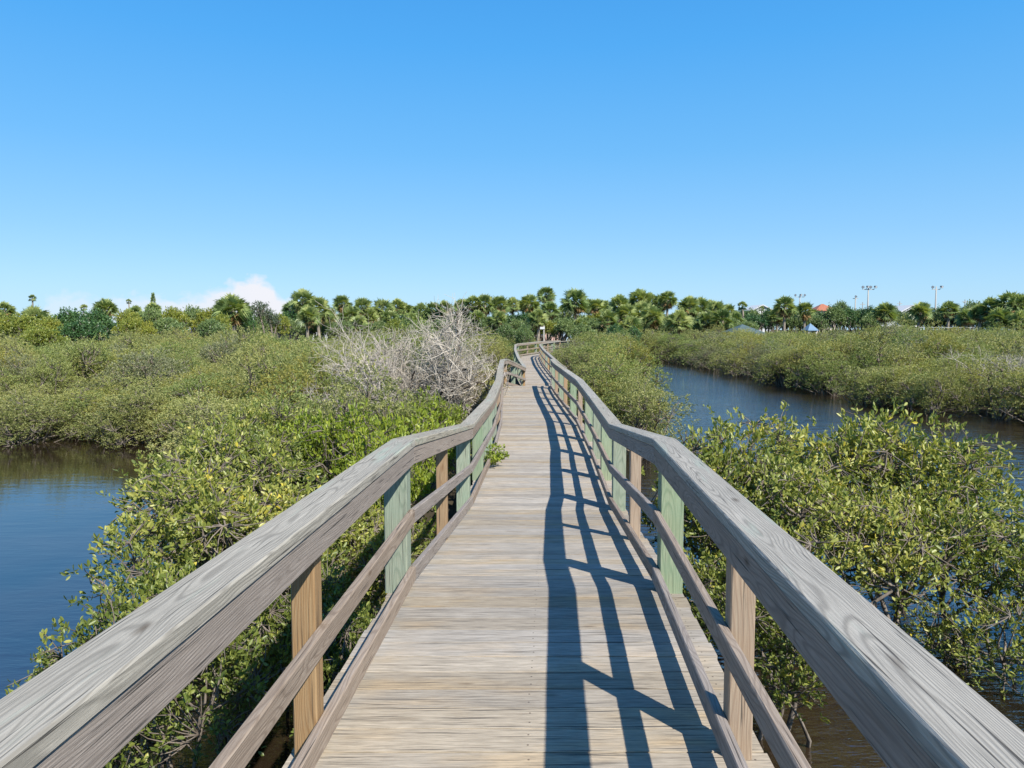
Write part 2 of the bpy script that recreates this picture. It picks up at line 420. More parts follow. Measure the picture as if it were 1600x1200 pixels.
# ------------------------------------------------------------------ foliage
def unit(v): return v/np.maximum(np.linalg.norm(v,axis=1,keepdims=True),1e-9)
def leaves(P, D, L, Wd, rng, lc, hexa=True, fold=.25):
    """P base points, D directions, L lengths -> verts, faces(quads)/tris"""
    n=len(P); r=unit(rng.normal(size=(n,3))); sd=unit(np.cross(D,r)); nm=np.cross(sd,D)
    L=L[:,None]; W=Wd[:,None]*.5
    if hexa:
        V=np.stack([P, P+D*L*.35+sd*W*.85+nm*W*fold, P+D*L*.72+sd*W*.9+nm*W*fold-nm*L*.03, P+D*L-nm*L*.10,
                    P+D*L*.72-sd*W*.9+nm*W*fold-nm*L*.03, P+D*L*.35-sd*W*.85+nm*W*fold],1).reshape(-1,3)
        b=(np.arange(n)*6)[:,None]
        F=np.concatenate([b+np.array([[0,1,2,3]]),b+np.array([[0,3,4,5]])],1).reshape(-1,4)
    else:
        V=np.stack([P, P+D*L*.5+sd*W+nm*W*fold, P+D*L, P+D*L*.5-sd*W+nm*W*fold],1).reshape(-1,3)
        b=(np.arange(n)*4)[:,None]
        F=np.concatenate([b+np.array([[0,1,2]]),b+np.array([[0,2,3]])],1).reshape(-1,3)
    return V,F,np.repeat(lc,2)

def tubes(segs, n=3):
    """segs: list of (points (k,3), radii (k)) -> one mesh of open tubes"""
    V=[];F=[];c=0
    for pts,rad in segs:
        pts=np.asarray(pts); k=len(pts)
        d=np.gradient(pts,axis=0); d=unit(d)
        up=np.array([[.12,.2,1.0]]) if abs(d[0,2])<.85 else np.array([[1.0,.1,.1]])
        a=unit(np.cross(d,np.repeat(up,k,0))); b=np.cross(d,a)
        t=np.arange(n)*2*math.pi/n
        ring=pts[:,None,:]+(a[:,None,:]*np.cos(t)[None,:,None]+b[:,None,:]*np.sin(t)[None,:,None])*np.asarray(rad)[:,None,None]
        V.append(ring.reshape(-1,3))
        i=np.arange(k-1)[:,None]*n; j=np.arange(n)[None,:]
        F.append((np.stack([i+j,i+(j+1)%n,i+n+(j+1)%n,i+n+j],-1).reshape(-1,4))+c)
        c+=k*n
    return np.concatenate(V),np.concatenate(F)

def curve(a,b,rng,k=5,wob=.08,sag=.0):
    a=np.asarray(a,float); b=np.asarray(b,float); L=np.linalg.norm(b-a)
    t=np.linspace(0,1,k)[:,None]
    off=rng.normal(size=3)*wob*L
    return a+(b-a)*t+off*np.sin(t*math.pi)+np.array([0,0,sag*L])*np.sin(t*math.pi)

def shrub_meshes(seed, lobes, ntips, lpt, leaf, mat, bark, hexa=True, twigs=True, sprigs=.12, base=((0,0,-.15),), trunk_r=.035, name='foliage', tightness=.62, aspect=.42):
    rng=np.random.default_rng(seed)
    lob=np.array(lobes,float)              # x,y,z,r
    w=lob[:,3]**2; li=rng.choice(len(lob),ntips,p=w/w.sum())
    d=unit(rng.normal(size=(ntips,3))+np.array([[0,0,.35]]))
    rad=lob[li,3]*(tightness+(1.04-tightness)*rng.random(ntips)**.6)
    sp=rng.random(ntips)<sprigs; rad[sp]*=1+.28*rng.random(sp.sum())
    # lumpy surface
    lump=1+.16*np.sin(d[:,0]*5.1+li*2.)*np.sin(d[:,1]*4.3+li)+.12*np.sin(d[:,2]*9+li*3.)
    T=lob[li,:3]+d*np.array([[1,1,.85]])*(rad*lump)[:,None]
    keep=T[:,2]>.12; T=T[keep]; d=d[keep]; li=li[keep]; nt=len(T)
    segs=[]
    base=np.array(base,float)
    for q in range(len(lob)):
        b=base[rng.integers(len(base))]; c=lob[q,:3]-np.array([0,0,lob[q,3]*.35])
        segs.append((curve(b,c,rng,7,.12),np.linspace(trunk_r,trunk_r*.45,7)))
        m=10; sd=unit(rng.normal(size=(m,3))+np.array([[0,0,.3]])); sub=lob[q,:3]+sd*lob[q,3]*.62
        for s_ in sub: segs.append((curve(c,s_,rng,5,.12),np.linspace(trunk_r*.42,trunk_r*.14,5)))
        if twigs:
            idx=np.where(li==q)[0]
            idx=idx[rng.random(len(idx))<.55]
            for t_ in idx:
                s_=sub[np.argmin(((sub-T[t_])**2).sum(1))]
                segs.append((curve(s_,T[t_],rng,4,.10),np.array([.0065,.005,.004,.0025])))
    bv,bf=tubes(segs,4)
    bm=mesh_np('branches',bv,bf,bark,smooth=True)
    # leaves
    P=np.repeat(T,lpt,0); D=np.repeat(d,lpt,0); n=len(P)
    tipc=np.repeat(rng.random(nt),lpt)
    DD=unit(D*.55+rng.normal(size=(n,3))*.62+np.array([[0,0,.38]]))
    P=P-D*(rng.random(n)*leaf*1.6)[:,None]+rng.normal(size=(n,3))*leaf*.22
    lc=np.clip(.42+.34*(tipc-.5)+.42*(rng.random(n)-.5)+.10*np.repeat(d[:,2],lpt),0,.93)
    lc[rng.random(n)<.008]=1.0
    L=leaf*(.7+.6*rng.random(n))
    V,F,lcf=leaves(P,DD,L,L*aspect*(.85+.3*rng.random(n)),rng,lc,hexa)
    fm=mesh_np(name,V,F,mat,{'lc':('FACE','FLOAT',lcf)})
    return bm,fm

LB=[(0,0,1.05,.72),(.62,.25,.85,.55),(-.6,.2,.9,.56),(.2,-.62,.78,.52),(-.28,.6,.95,.55),(.45,.75,.7,.42),(-.75,-.45,.65,.42),(.1,.1,1.55,.42)]
def lobset(seed, n=8, spread=.85, h=1.0):
    r=random.Random(seed); out=[]
    for i in range(n):
        a=i*2.4+r.uniform(-.5,.5); q=spread*math.sqrt((i+.2)/n)*r.uniform(.8,1.15)
        rr=r.uniform(.36,.62)
        out.append((q*math.cos(a),q*math.sin(a),h*(1.15-.45*(q/spread))+r.uniform(-.18,.22),rr))
    return out
def thing_from(name, bm, fm, label, cat, loc, rz=0, sc=(1,1,1), group=None, crown='foliage', trunk='branches'):
    e=empty(name,loc,rz,sc); tag(e,label,cat,group)
    link(trunk,bm,e); link(crown,fm,e)
    return e

near=[shrub_meshes(100+i,lobset(i+1,9)+[(.75*math.cos(q),.75*math.sin(q),.42,.36) for q in (.3,2.2,4.1)],1750,8,.053,M['mangrove'],M['bark'],tightness=.5,sprigs=.2,base=((0,0,-1.2),(.15,.1,-1.2),(-.2,.05,-1.2))) for i in range(3)]
loose=[shrub_meshes(140,[(-.5,0,.9,.5),(.1,.3,1.05,.45),(.15,-.4,.75,.42),(.75,.1,.9,.42),(.8,-.45,.5,.38),(1.3,.2,.62,.36),(1.25,-.3,.35,.30),(.5,.7,.7,.4),(1.7,0,.40,.25)],850,8,.055,M['mangrove'],M['bark'],sprigs=.35,tightness=.3,base=((-1.0,0,-1.1),(-.8,.2,-1.1)),trunk_r=.028),
 shrub_meshes(141,lobset(24,10,1.1,.95)+[(.9*math.cos(q),.9*math.sin(q),.4,.36) for q in (.3,3.2,4.6)],1500,8,.053,M['mangrove'],M['bark'],sprigs=.3,tightness=.35,base=((0,0,-1.2),(-.2,.1,-1.2)))]
farp=[shrub_meshes(200+i,lobset(i+31,8,.8,1.45)+[(.85*math.cos(q+i),.85*math.sin(q+i),.52,.42) for q in (0,1.6,3.1,4.6)]+[(.3,.1,.9,.6)],1500,7,.050,M['mangrove_far'],M['bark'],hexa=False,twigs=False,base=((0,0,-.2),(.2,.1,-.2))) for i in range(4)]
vinep=[shrub_meshes(300,lobset(51,8,.9,.75),900,7,.07,M['vine'],M['bark'],sprigs=.25,base=((0,0,-.5),))]
goldp=shrub_meshes(310,lobset(61,8,.8,1.0),1100,6,.05,M['gold_leaf'],M['bark'],hexa=False,base=((0,0,-.4),))
russp=shrub_meshes(320,lobset(66,6,.7,.6),500,6,.06,M['russet_leaf'],M['dead'],hexa=False,base=((0,0,-.4),))

# name of each near shrub: (kind, x, y, z0, scale xyz, rot, label)
NEAR=[
('n0',-2.45,5.25,-.02,(.80,.85,.92),.3,'leafy mangrove reaching out over the blue water on the left, nearest the railing'),
('n1',-2.75,7.4,.05,(1.15,1.1,1.12),2.1,'taller mangrove bush behind the nearest one left of the boardwalk'),
('n2',-3.6,9.6,.1,(1.15,1.1,1.1),4.0,'mangrove bush at the right end of the left pond'),
('n1',-1.62,5.9,-.15,(.62,.8,.85),1.0,'shaded low mangrove between the left rails and the first green post'),
('n0',-1.7,3.5,-.5,(.50,.62,.80),2.0,'low mangrove tuft under the left railing at the bottom of the view'),
('n2',-1.75,8.2,-.15,(.75,.9,.9),5.1,'mangrove bush hugging the left railing by the second green post'),
('n2',1.9,5.9,.22,(.55,.85,.68),.6,'shaded mangrove pressed against the right railing by its first green post'),
('l1',2.95,7.2,.14,(1.08,.95,1.05),3.3,'large full mangrove right of the boardwalk standing in the water'),
('n1',2.6,8.5,.15,(1.15,1.15,1.27),.2,'tall mangrove behind the right railing with its top above the rail bend'),
('n2',4.3,8.9,.1,(1.3,1.2,1.30),1.9,'mangrove crown behind the large one, with blue channel beyond it'),
('l0',4.6,7.6,.0,(1.1,1.1,1.1),-.15,'loose thin mangrove with bare limbs showing, stretching to the right edge'),
('l1',4.85,6.6,-.2,(.85,.9,.85),2.6,'low loose mangrove drooping to the water at the right edge of the view'),
('n1',-4.6,13.0,.1,(1.2,1.2,1.1),.5,'round mangrove at the water corner behind the left bushes'),
]
srcs={'n0':near[0],'n1':near[1],'n2':near[2],'l0':loose[0],'l1':loose[1]}
for (k,x,yy,z0,sc,rz,lab) in NEAR:
    thing_from('mangrove',*srcs[k],lab,'mangrove',(x,yy,z0),rz,sc,'mangroves beside the boardwalk')
VN=[(-1.75,10.7,-.05,(.75,.9,1.25),.1,'lime green leafy shrub just outside the left railing bend'),
    (-2.75,12.6,.1,(1.0,1.0,1.30),1.3,'lime green shrub farthest from the railing, left of the others'),
    (-1.55,13.0,.0,(.8,1.0,1.30),2.2,'lime green shrub along the left railing below the dead tree'),
    (-1.7,15.9,.0,(.85,1.1,1.35),3.2,'farthest lime green shrub, at the foot of the dead tree')]
for (x,yy,z0,sc,rz,lab) in VN:
    thing_from('leafy_shrub',*vinep[0],lab,'shrub',(x,yy,z0),rz,sc,'lime green shrubs left of the boardwalk')
thing_from('golden_shrub',*goldp,'golden yellow shrub between the dead tree and the railing','shrub',(-1.55,22.5,.2),.4,(1.15,1.5,1.35))
thing_from('russet_shrub',*russp,'small rust red dying mangrove at the dark far corner of the channel','shrub',(8.6,68,0),.0,(1.3,1,1.6))

# sprig growing through the railing
def sprig_plant():
    rng=np.random.default_rng(77); segs=[];P=[];D=[]
    for (bx,by,hh,nn) in ((0,0,.40,22),):
        for k in range(nn):
            a=rng.uniform(-1.2,1.2); ln=rng.uniform(.6,1.0)*hh
            tip=np.array([bx+math.cos(a)*ln*.85,by+math.sin(a)*ln,ln*rng.uniform(.35,1.0)])
            c=curve((bx,by,0),tip,rng,6,.12,.12); segs.append((c,np.linspace(.004,.0015,6)))
            for q in np.linspace(.25,1,9):
                i=q*5; i0=min(int(i),4); p=c[i0]+(c[i0+1]-c[i0])*(i-i0)
                for z in range(3): P.append(p+rng.normal(size=3)*.008); D.append((tip-c[0])/np.linalg.norm(tip-c[0])*.5+rng.normal(size=3)*.7+np.array([0,0,.3]))
    P=np.array(P);D=unit(np.array(D)); n=len(P); L=.05*(.7+.6*rng.random(n))
    V,F,l=leaves(P,D,L,L*.4,rng,.35+.5*rng.random(n))
    bv,bf=tubes(segs,3)
    return mesh_np('stems',bv,bf,M['bark']),mesh_np('leaves',V,F,M['vine'],{'lc':('FACE','FLOAT',l)})
sb,sf=sprig_plant()
pz=side(11.0,-1)
e=empty('wild_plant',(pz.x-.05,11.0,pz.z)); tag(e,'small leafy weed poking through the left railing onto the deck','plant'); tag(link('stems',sb,e),kind='stuff'); link('leaves',sf,e)

# ------------------------------------------------------------------ mangrove thickets (uncountable masses)
def gn_scatter(protos):
    ng=bpy.data.node_groups.new('thicket_scatter','GeometryNodeTree')
    ng.interface.new_socket('Geometry',in_out='INPUT',socket_type='NodeSocketGeometry')
    ng.interface.new_socket('Geometry',in_out='OUTPUT',socket_type='NodeSocketGeometry')
    gi=ng.nodes.new('NodeGroupInput'); go=ng.nodes.new('NodeGroupOutput')
    j=ng.nodes.new('GeometryNodeJoinGeometry')
    for p in protos:
        oi=ng.nodes.new('GeometryNodeObjectInfo'); oi.inputs['Object'].default_value=p; oi.inputs['As Instance'].default_value=True
        ng.links.new(oi.outputs['Geometry'],j.inputs[0])
    ip=ng.nodes.new('GeometryNodeInstanceOnPoints'); ip.inputs['Pick Instance'].default_value=True
    def attr(nm,typ):
        a=ng.nodes.new('GeometryNodeInputNamedAttribute'); a.data_type=typ; a.inputs['Name'].default_value=nm; return a.outputs['Attribute']
    ng.links.new(gi.outputs[0],ip.inputs['Points']); ng.links.new(j.outputs[0],ip.inputs['Instance'])
    ng.links.new(attr('pick','INT'),ip.inputs['Instance Index'])
    ng.links.new(attr('rot','FLOAT_VECTOR'),ip.inputs['Rotation'])
    ng.links.new(attr('sc','FLOAT_VECTOR'),ip.inputs['Scale'])
    ng.links.new(ip.outputs[0],go.inputs[0])
    return ng
def proto(bm,fm,mats):
    """one unlinked mesh of branches and leaves together, used only as thicket filler"""
    vb=np.empty(len(bm.vertices)*3,np.float32); bm.vertices.foreach_get('co',vb); vb=vb.reshape(-1,3)
    vf=np.empty(len(fm.vertices)*3,np.float32); fm.vertices.foreach_get('co',vf); vf=vf.reshape(-1,3)
    fb=np.empty(len(bm.loops),np.int32); bm.loops.foreach_get('vertex_index',fb); fb=fb.reshape(-1,4)
    fb=np.concatenate([fb[:,[0,1,2]],fb[:,[0,2,3]]])
    ff=np.empty(len(fm.loops),np.int32); fm.loops.foreach_get('vertex_index',ff); ff=ff.reshape(-1,3)
    V=np.concatenate([vb,vf]); F=np.concatenate([fb,ff+len(vb)])
    lc=np.empty(len(fm.polygons),np.float32); fm.attributes['lc'].data.foreach_get('value',lc)
    lc=np.concatenate([np.zeros(len(fb)),lc])
    me=mesh_np('thicket_bush',V,F,mats,{'lc':('FACE','FLOAT',lc)},fmat=[1]*len(fb)+[0]*len(ff))
    return bpy.data.objects.new('thicket_bush',me)
PR=[proto(b,f,[M['mangrove_far'],M['bark']]) for b,f in farp]
NG=gn_scatter(PR)
NG_READY=True
def path_x(y):
    return float(np.interp(y,KA[:,0],(KA[:,1]+KA[:,2])/2))
def thicket(name,label,test,seed,hfun,xr,yr,keep=None):
    rng=random.Random(seed); pts=[];sc=[];rot=[];pk=[]
    y=yr[0]
    while y<yr[1]:
        step=1.42+max(0,y-22)*.020
        x=xr[0]
        while x<xr[1]:
            px=x+rng.uniform(-.5,.5)*step; py=y+rng.uniform(-.5,.5)*step
            x+=step
            if abs(px)/max(py,1)>1.05+6/max(py,1): continue
            if not test(px,py): continue
            s=step*rng.uniform(.58,1.0); 
            if abs(px-path_x(py))<1.35+.75*s and py<62: continue
            h=hfun(px,py)*rng.uniform(.72,1.14)*(.80+.2*min(s,1.5))
            if rng.random()<.06: h*=1.15
            pts.append((px,py,max(0.0,min(.1,land(px,py)*.3))-.1)); sc.append((s,s*rng.uniform(.9,1.1),h)); rot.append((rng.uniform(-.12,.12),rng.uniform(-.12,.12),rng.uniform(0,6.28))); pk.append(rng.randrange(4))
        y+=step
    me=bpy.data.meshes.new(name); me.from_pydata(pts,[],[])
    for an,typ,dat in (('sc','FLOAT_VECTOR',sc),('rot','FLOAT_VECTOR',rot)):
        a=me.attributes.new(an,typ,'POINT'); a.data.foreach_set('vector',np.array(dat,np.float32).ravel())
    a=me.attributes.new('pick','INT','POINT'); a.data.foreach_set('value',np.array(pk,np.int32))
    o=link(name,me); m=o.modifiers.new('scatter','NODES'); m.node_group=NG
    tag(o,label,'mangrove thicket',kind='stuff'); print(name,len(pts)); return o
def lump(x,y): return .20*math.sin(x*.31+1.3*math.sin(y*.17))*math.sin(y*.23+x*.07)+.07*math.sin(x*.83+y*.5)
def hleft(x,y):
    d=land(x,y); e=min(1,.62+max(0,d)*.12)
    return e*(1.08-.001*max(0,y-30)+lump(x,y))
def lt(x,y):
    return x<path_x(y)-1.2 and land(x,y)>.0 and y>13.5 and y<80 and not (-4.6<x<-.5 and 15.6<y<21)
thicket('mangrove_thicket','wide grey green mangrove thicket filling the left bank',lt,1,hleft,(-78,2),(13,79))
thicket('mangrove_thicket','mangrove thicket between the right railing and the channel',lambda x,y: x>path_x(y) and x<np.interp(y,[15,84],[3.,19]) and land(x,y)>.1 and y>14.8 and y<80 and x<np.interp(y,[15.5,18,24,45,72,84],[2.6,3.7,4.4,6.5,11.0,19]),2,lambda x,y:.93+.0065*max(0,y-20)+.6*lump(x,y),(1,20),(14.8,79))
thicket('mangrove_thicket','dense mangrove thicket along the far right bank of the channel',lambda x,y: x>np.interp(y,[8,84],[8,8]) and land(x,y)>.05 and x-np.interp(y,[8,14,23.4,27,41,61,78,84],[46,30,17.2,15.1,13.9,15.4,13.6,2])>.1 and y<92,3,lambda x,y:min(1,.75+.12*land(x,y))*(1.0+.0038*max(0,y-25)+ (.28 if x>22 and y<60 else 0)+lump(x,y)),(10,95),(13,92))

# ------------------------------------------------------------------ dead trees
def dead_tree(seed, H, spread, levels=4, n0=7, r0=.07, twig=1.0, up=.55):
    rng=np.random.default_rng(seed); segs=[];dark=[]
    def grow(p,d,L,r,lv):
        k=6; pts=[p]; dd=d.copy()
        for i in range(k-1):
            dd=dd+rng.normal(size=3)*.16+np.array([0,0,.03]); dd/=np.linalg.norm(dd)
            pts.append(pts[-1]+dd*L/(k-1))
        pts=np.array(pts); (dark if lv==0 or (lv==1 and rng.random()<.3) else segs).append((pts,np.linspace(r,max(r*.42,.0035),k)))
        if lv>=levels: return
        nb=[6,5,5,4,4][min(lv,4)]
        for i in range(nb):
            q=rng.uniform(.3,1.0)*(k-1); i0=min(int(q),k-2); pp=pts[i0]+(pts[i0+1]-pts[i0])*(q-i0)
            nd=dd*.35+rng.normal(size=3)*.62; nd[2]+=.16; nd/=np.linalg.norm(nd)
            grow(pp,nd,L*rng.uniform(.5,.78),max(r*.5,.0035),lv+1)
    for i in range(n0):
        a=i*2.4+rng.uniform(-.4,.4); u=rng.uniform(.15,1.0)*up+.15
        d=np.array([math.cos(a)*spread,math.sin(a)*spread,u*1.4]); d/=np.linalg.norm(d)
        grow(np.array([0,0,0.]),d,H*rng.uniform(.42,.6),r0*rng.uniform(.6,1.1),0)
    bv,bf=tubes(segs,3); dv,df=tubes(dark,6)
    return mesh_np('bare_twigs',bv,bf,M['dead']),mesh_np('trunk',dv,df,M['dead_dark'],smooth=True)
def dead_thing(name,ms,label,loc,rz,sc):
    e=empty(name,loc,rz,sc); tag(e,label,'dead tree'); link('trunk',ms[1],e); link('branches',ms[0],e); return e
dt=dead_tree(23,3.0,1.0,levels=4,n0=9,r0=.085,up=.8)
dead_thing('dead_tree',dt,'large leafless dead tree of pale tangled branches left of the boardwalk',(-2.2,19.4,.85),.6,(1.08,.95,1.04))
db=dead_tree(8,1.7,1.2,levels=3,n0=8,r0=.03,up=.25)
dead_thing('dead_brush',db,'low pale dead brush in front of the big dead tree',(-3.3,15.9,1.15),1.2,(1.0,.8,.75))
dd=dead_tree(12,2.6,1.2,levels=3,n0=6,r0=.04,up=.5)
dead_thing('dead_tree',dd,'small grey bare tree in the thicket near the right edge',(18.6,29.0,1.0),0,(1,1,.75))

# ------------------------------------------------------------------ palms
def palm_meshes(seed, nfr=34, skirt=16, Rf=1.75):
    rng=np.random.default_rng(seed)
    def fans(n, elmin, elmax, rf, droop):
        Vs=[];Fs=[];Ls=[];c=0; st=[]
        for i in range(n):
            az=i*2.399+rng.uniform(-.3,.3); el=rng.uniform(elmin,elmax)
            d=np.array([math.cos(az)*math.cos(el),math.sin(az)*math.cos(el),math.sin(el)])
            pl=rf*.5; hub=d*pl-np.array([0,0,.03]); side_=np.array([-math.sin(az),math.cos(az),0.]); up=np.cross(d,side_)*-1; ro=rng.uniform(-1.2,1.2); side_,up=side_*math.cos(ro)+up*math.sin(ro),up*math.cos(ro)-side_*math.sin(ro)
            st.append((np.array([[0,0,0],hub*.5+np.array([0,0,.03]),hub]),[.022,.018,.013]))
            m=15; val=rng.random()
            for k in range(m):
                a=(k/(m-1)-.5)*math.radians(210); 
                ld=d*math.cos(a)+side_*math.sin(a); L=rf*.60*(1-.25*abs(k/(m-1)-.5)*2)*rng.uniform(.75,1.15)
                w=.060*rf/1.7; nn=np.cross(ld,up); nn/=np.linalg.norm(nn)
                mid=hub+ld*L*.55+up*.05*math.cos(a); tip=hub+ld*L-np.array([0,0,L*droop*rng.uniform(.6,1.3)])
                Vs+= [hub-nn*w*.3,hub+nn*w*.3,mid+nn*w,tip,mid-nn*w]
                Fs+= [(c,c+1,c+2,c+3,c+4)]; c+=5; Ls.append(np.clip(.15+.5*val+.35*rng.random()+.25*(el/1.5-.2),0,1))
        return np.array(Vs),np.array(Fs),Ls,st
    V,F,L,st=fans(nfr,-.7,1.5,Rf,.22); green=mesh_np('fronds',V,F,M['palm'],{'lc':('FACE','FLOAT',L)})
    V,F,L,st2=fans(skirt,-1.35,-.45,Rf*.85,.1); dead=mesh_np('dead_fronds',V,F,M['palm_dead'],{'lc':('FACE','FLOAT',L)})
    bv,bf=tubes(st+st2,3); stalk=mesh_np('stalks',bv,bf,M['palm'],{'lc':('FACE','FLOAT',np.full(len(bf),.8))})
    return green,dead,stalk
PALM=[palm_meshes(1,58,12),palm_meshes(2,50,20),palm_meshes(3,64,14),palm_meshes(4,30,4,1.5)]
def trunk_mesh(h,r=.16,seed=0):
    rng=random.Random(seed); pts=[];rad=[]
    k=9; lx=rng.uniform(-.3,.3)
    for i in range(k):
        t=i/(k-1); pts.append((lx*math.sin(t*2),.15*math.sin(t*3),-h*(1-t))); rad.append(r*(1.25-.3*t+.06*(i%2)))
    x0=pts[-1]; pts=[(p[0]-x0[0],p[1]-x0[1],p[2]) for p in pts]
    v,f=tubes([(np.array(pts),rad)],8); return mesh_np('trunk',v,f,M['palm_bark'],smooth=True)
TR=[trunk_mesh(10,.16,i) for i in range(3)]
def ray(px,py,depth):
    """world point seen at that pixel at that forward distance (used once, to survey the far shore)"""
    u=(px-800)/FPX; v=(600-py)/FPX
    return Vector((u*depth, depth*(math.cos(PITCH)+v*math.sin(PITCH)), EYE+depth*(-math.sin(PITCH)+v*math.cos(PITCH))))
PROW='cabbage palms in the row behind the marsh'
PC=0
def palm(px,ty,wd,depth,kind,label,group=PROW,name='palm_tree',deadf=True):
    global PC; PC+=1
    c=wd/FPX*depth/(2.95 if kind!=3 else 3.3)             # crown scale: unit crown is about 3.5 m wide
    p=ray(px,ty,depth); ph=p.z-1.55*c
    g,d,s=PALM[kind]
    e=empty(name,(p.x,p.y,.4),PC*1.7,(1,1,1)); e.rotation_euler=(R((PC*37%11-5)*.7),R((PC*53%9-4)*.7),PC*1.7); tag(e,label,'palm tree',group)
    H=max(.6,ph-.4)
    t=link('trunk',TR[PC%3],e); t.location=(0,0,H); k=(.9+.5*c)/1.2; t.scale=(k,k,(H+.3)/10)
    for nm,me in (('crown',g),('dead_fronds',d),('frond_stalks',s)):
        if nm=='dead_fronds' and not deadf: continue
        o=link(nm,me,e); o.location=(0,0,H); o.scale=(c,c,c)
    return e
MID='cabbage palm crowded among others in the centre right of the row'
LFT='cabbage palm crowded among others in the row behind the dead tree'
RGT='palm top rising out of the dark trees at far right'
SC='short green palm crown low among the taller trunks of the row'
PL=[
(829,459,32,118,1,'second palm left of the tallest lone palm beyond the railings'),
(857,447,28,126,1,'slim tall palm just left of the free standing palm at the boardwalk end'),
(895,450,42,112,1,'free standing round headed palm with a bare trunk beyond the boardwalk end'),
(858,470,30,108,0,SC),(930,466,28,124,1,MID),(918,467,24,130,0,MID),(945,468,24,132,1,MID),(965,460,33,118,0,MID),(996,451,34,122,2,'tallest palm of the crowded centre right clump'),
(1017,457,28,128,0,MID),(1031,459,28,126,1,MID),(1045,454,28,120,1,'tall palm with tan dead fronds at the right end of the tall clump'),
(1020,476,38,100,2,SC),(1060,483,38,98,0,SC),(1078,462,34,118,2,'wide dense palm just right of the gap in the clump'),(1092,464,34,122,0,MID),(1106,468,28,126,2,MID),
(1122,469,32,118,1,MID),(1126,482,36,100,1,SC),(1140,474,28,124,1,MID),(1162,469,20,128,3,'slender single palm on a thin trunk left of the white gable'),
(985,492,34,92,1,SC),(907,496,24,104,0,SC),(950,484,30,104,0,SC),(1100,486,32,102,1,SC),(1150,486,26,112,0,SC),(975,474,34,110,1,MID),(1005,470,34,112,2,MID),(840,482,30,104,0,SC),
(815,466,22,130,0,MID),(880,478,26,120,0,SC),
(474,451,38,112,2,'tallest palm left of the dead tree'),(454,469,28,116,0,LFT),(499,463,40,104,1,'broad palm with a skirt of tan fronds left of the dead tree'),(531,460,29,116,1,LFT),
(562,464,34,112,1,LFT),(594,466,34,114,1,LFT),(618,466,26,118,0,LFT),(634,473,26,120,0,LFT),(658,473,28,120,0,LFT),(676,471,28,118,1,LFT),(695,469,26,116,0,LFT),(722,466,28,114,1,LFT),
(738,461,26,112,0,LFT),(760,459,33,112,1,LFT),(783,461,32,112,1,LFT),(798,464,26,118,0,LFT),(560,492,28,92,0,SC),(480,478,34,100,2,SC),(515,480,26,108,1,SC),(578,480,28,112,1,LFT),
(610,484,28,112,1,SC),(645,488,30,110,0,SC),(545,478,28,110,0,LFT),(775,484,28,104,1,SC),(745,484,28,106,0,SC),
(5,471,28,90,0,'palm crown cut by the left edge above the yellow bushes'),(52,478,44,84,0,'wide low palm crown above the yellow bushes, under a tall thin palm'),
(50,459,15,190,3,'tall thin far palm at far left standing above all the bushes'),(129,474,15,180,3,'far scruffy palm between the thin palms at left'),
(163,466,34,92,2,'round palm head behind the dark evergreen'),(201,466,11,210,3,'tiny far palm silhouette against the thin cloud'),(215,477,24,110,0,'small palm top right of the round palm head'),
(240,472,24,105,0,'palm top under the pointed conifer'),
(365,459,50,72,2,'big green palm in front of the white cloud'),(345,470,34,74,0,'half hidden palm left of the big one under the cloud'),
(1228,462,34,118,1,'shaggy palm with hanging tan fronds right of the blue tent'),(1258,471,30,122,1,'palm beside the shaggy one, in front of the orange roof'),(1212,480,26,124,0,'low palm left of the shaggy palm'),
(1385,472,34,120,2,'round palm between the tall floodlight and the white house'),(1436,471,32,116,2,'dense palm left of the second floodlight'),
(1480,470,28,120,0,'spiky palm just right of the second floodlight'),(1190,477,12,150,3,'small far palm beside the white gable'),
(1574,455,44,96,1,'highest palm at the right edge with tan fronds'),(1552,464,36,98,0,RGT),(1596,458,40,94,1,RGT),(1530,474,30,100,0,RGT),(1510,482,28,110,0,RGT),(1560,480,36,90,0,RGT),(1592,484,34,88,0,RGT),
]
for a in PL: palm(*a, deadf=a[4]!=3)

# ------------------------------------------------------------------ broad trees and background scrub
def tree_meshes(seed, mat, n=10, ntips=1500, leaf=.16):
    return shrub_meshes(seed,[(x*1.5,y*1.2,1.6+z*1.6,r*1.7) for x,y,z,r in lobset(seed,n,1.1,1.0)],ntips,5,leaf,mat,M['bark'],hexa=False,twigs=False,trunk_r=.12,base=((0,0,-.3),(.2,0,-.3)),aspect=.6)
BT=[tree_meshes(400,M['broad_leaf']),tree_meshes(401,M['dark_leaf']),tree_meshes(402,M['yellow_leaf']),tree_meshes(403,M['broad_leaf'])]
def top_of(me):
    v=np.empty(len(me.vertices)*3,np.float32); me.vertices.foreach_get('co',v); return float(np.percentile(v[2::3],99.3))
def btree(px,ty,wd,depth,kind,label,group,cat='tree',name='broad_tree'):
    p=ray(px,ty,depth); w_=wd/FPX*depth/5.0; ms=BT[kind]; h=(p.z-.2)/top_of(ms[1])
    thing_from(name,*ms,label,cat,(p.x,p.y,.2),px*.37,(w_,w_,h),group,crown='crown',trunk='trunk')
GR='dark broad trees behind the marsh on the right'
DR='rounded dark green tree in the unbroken belt at right'
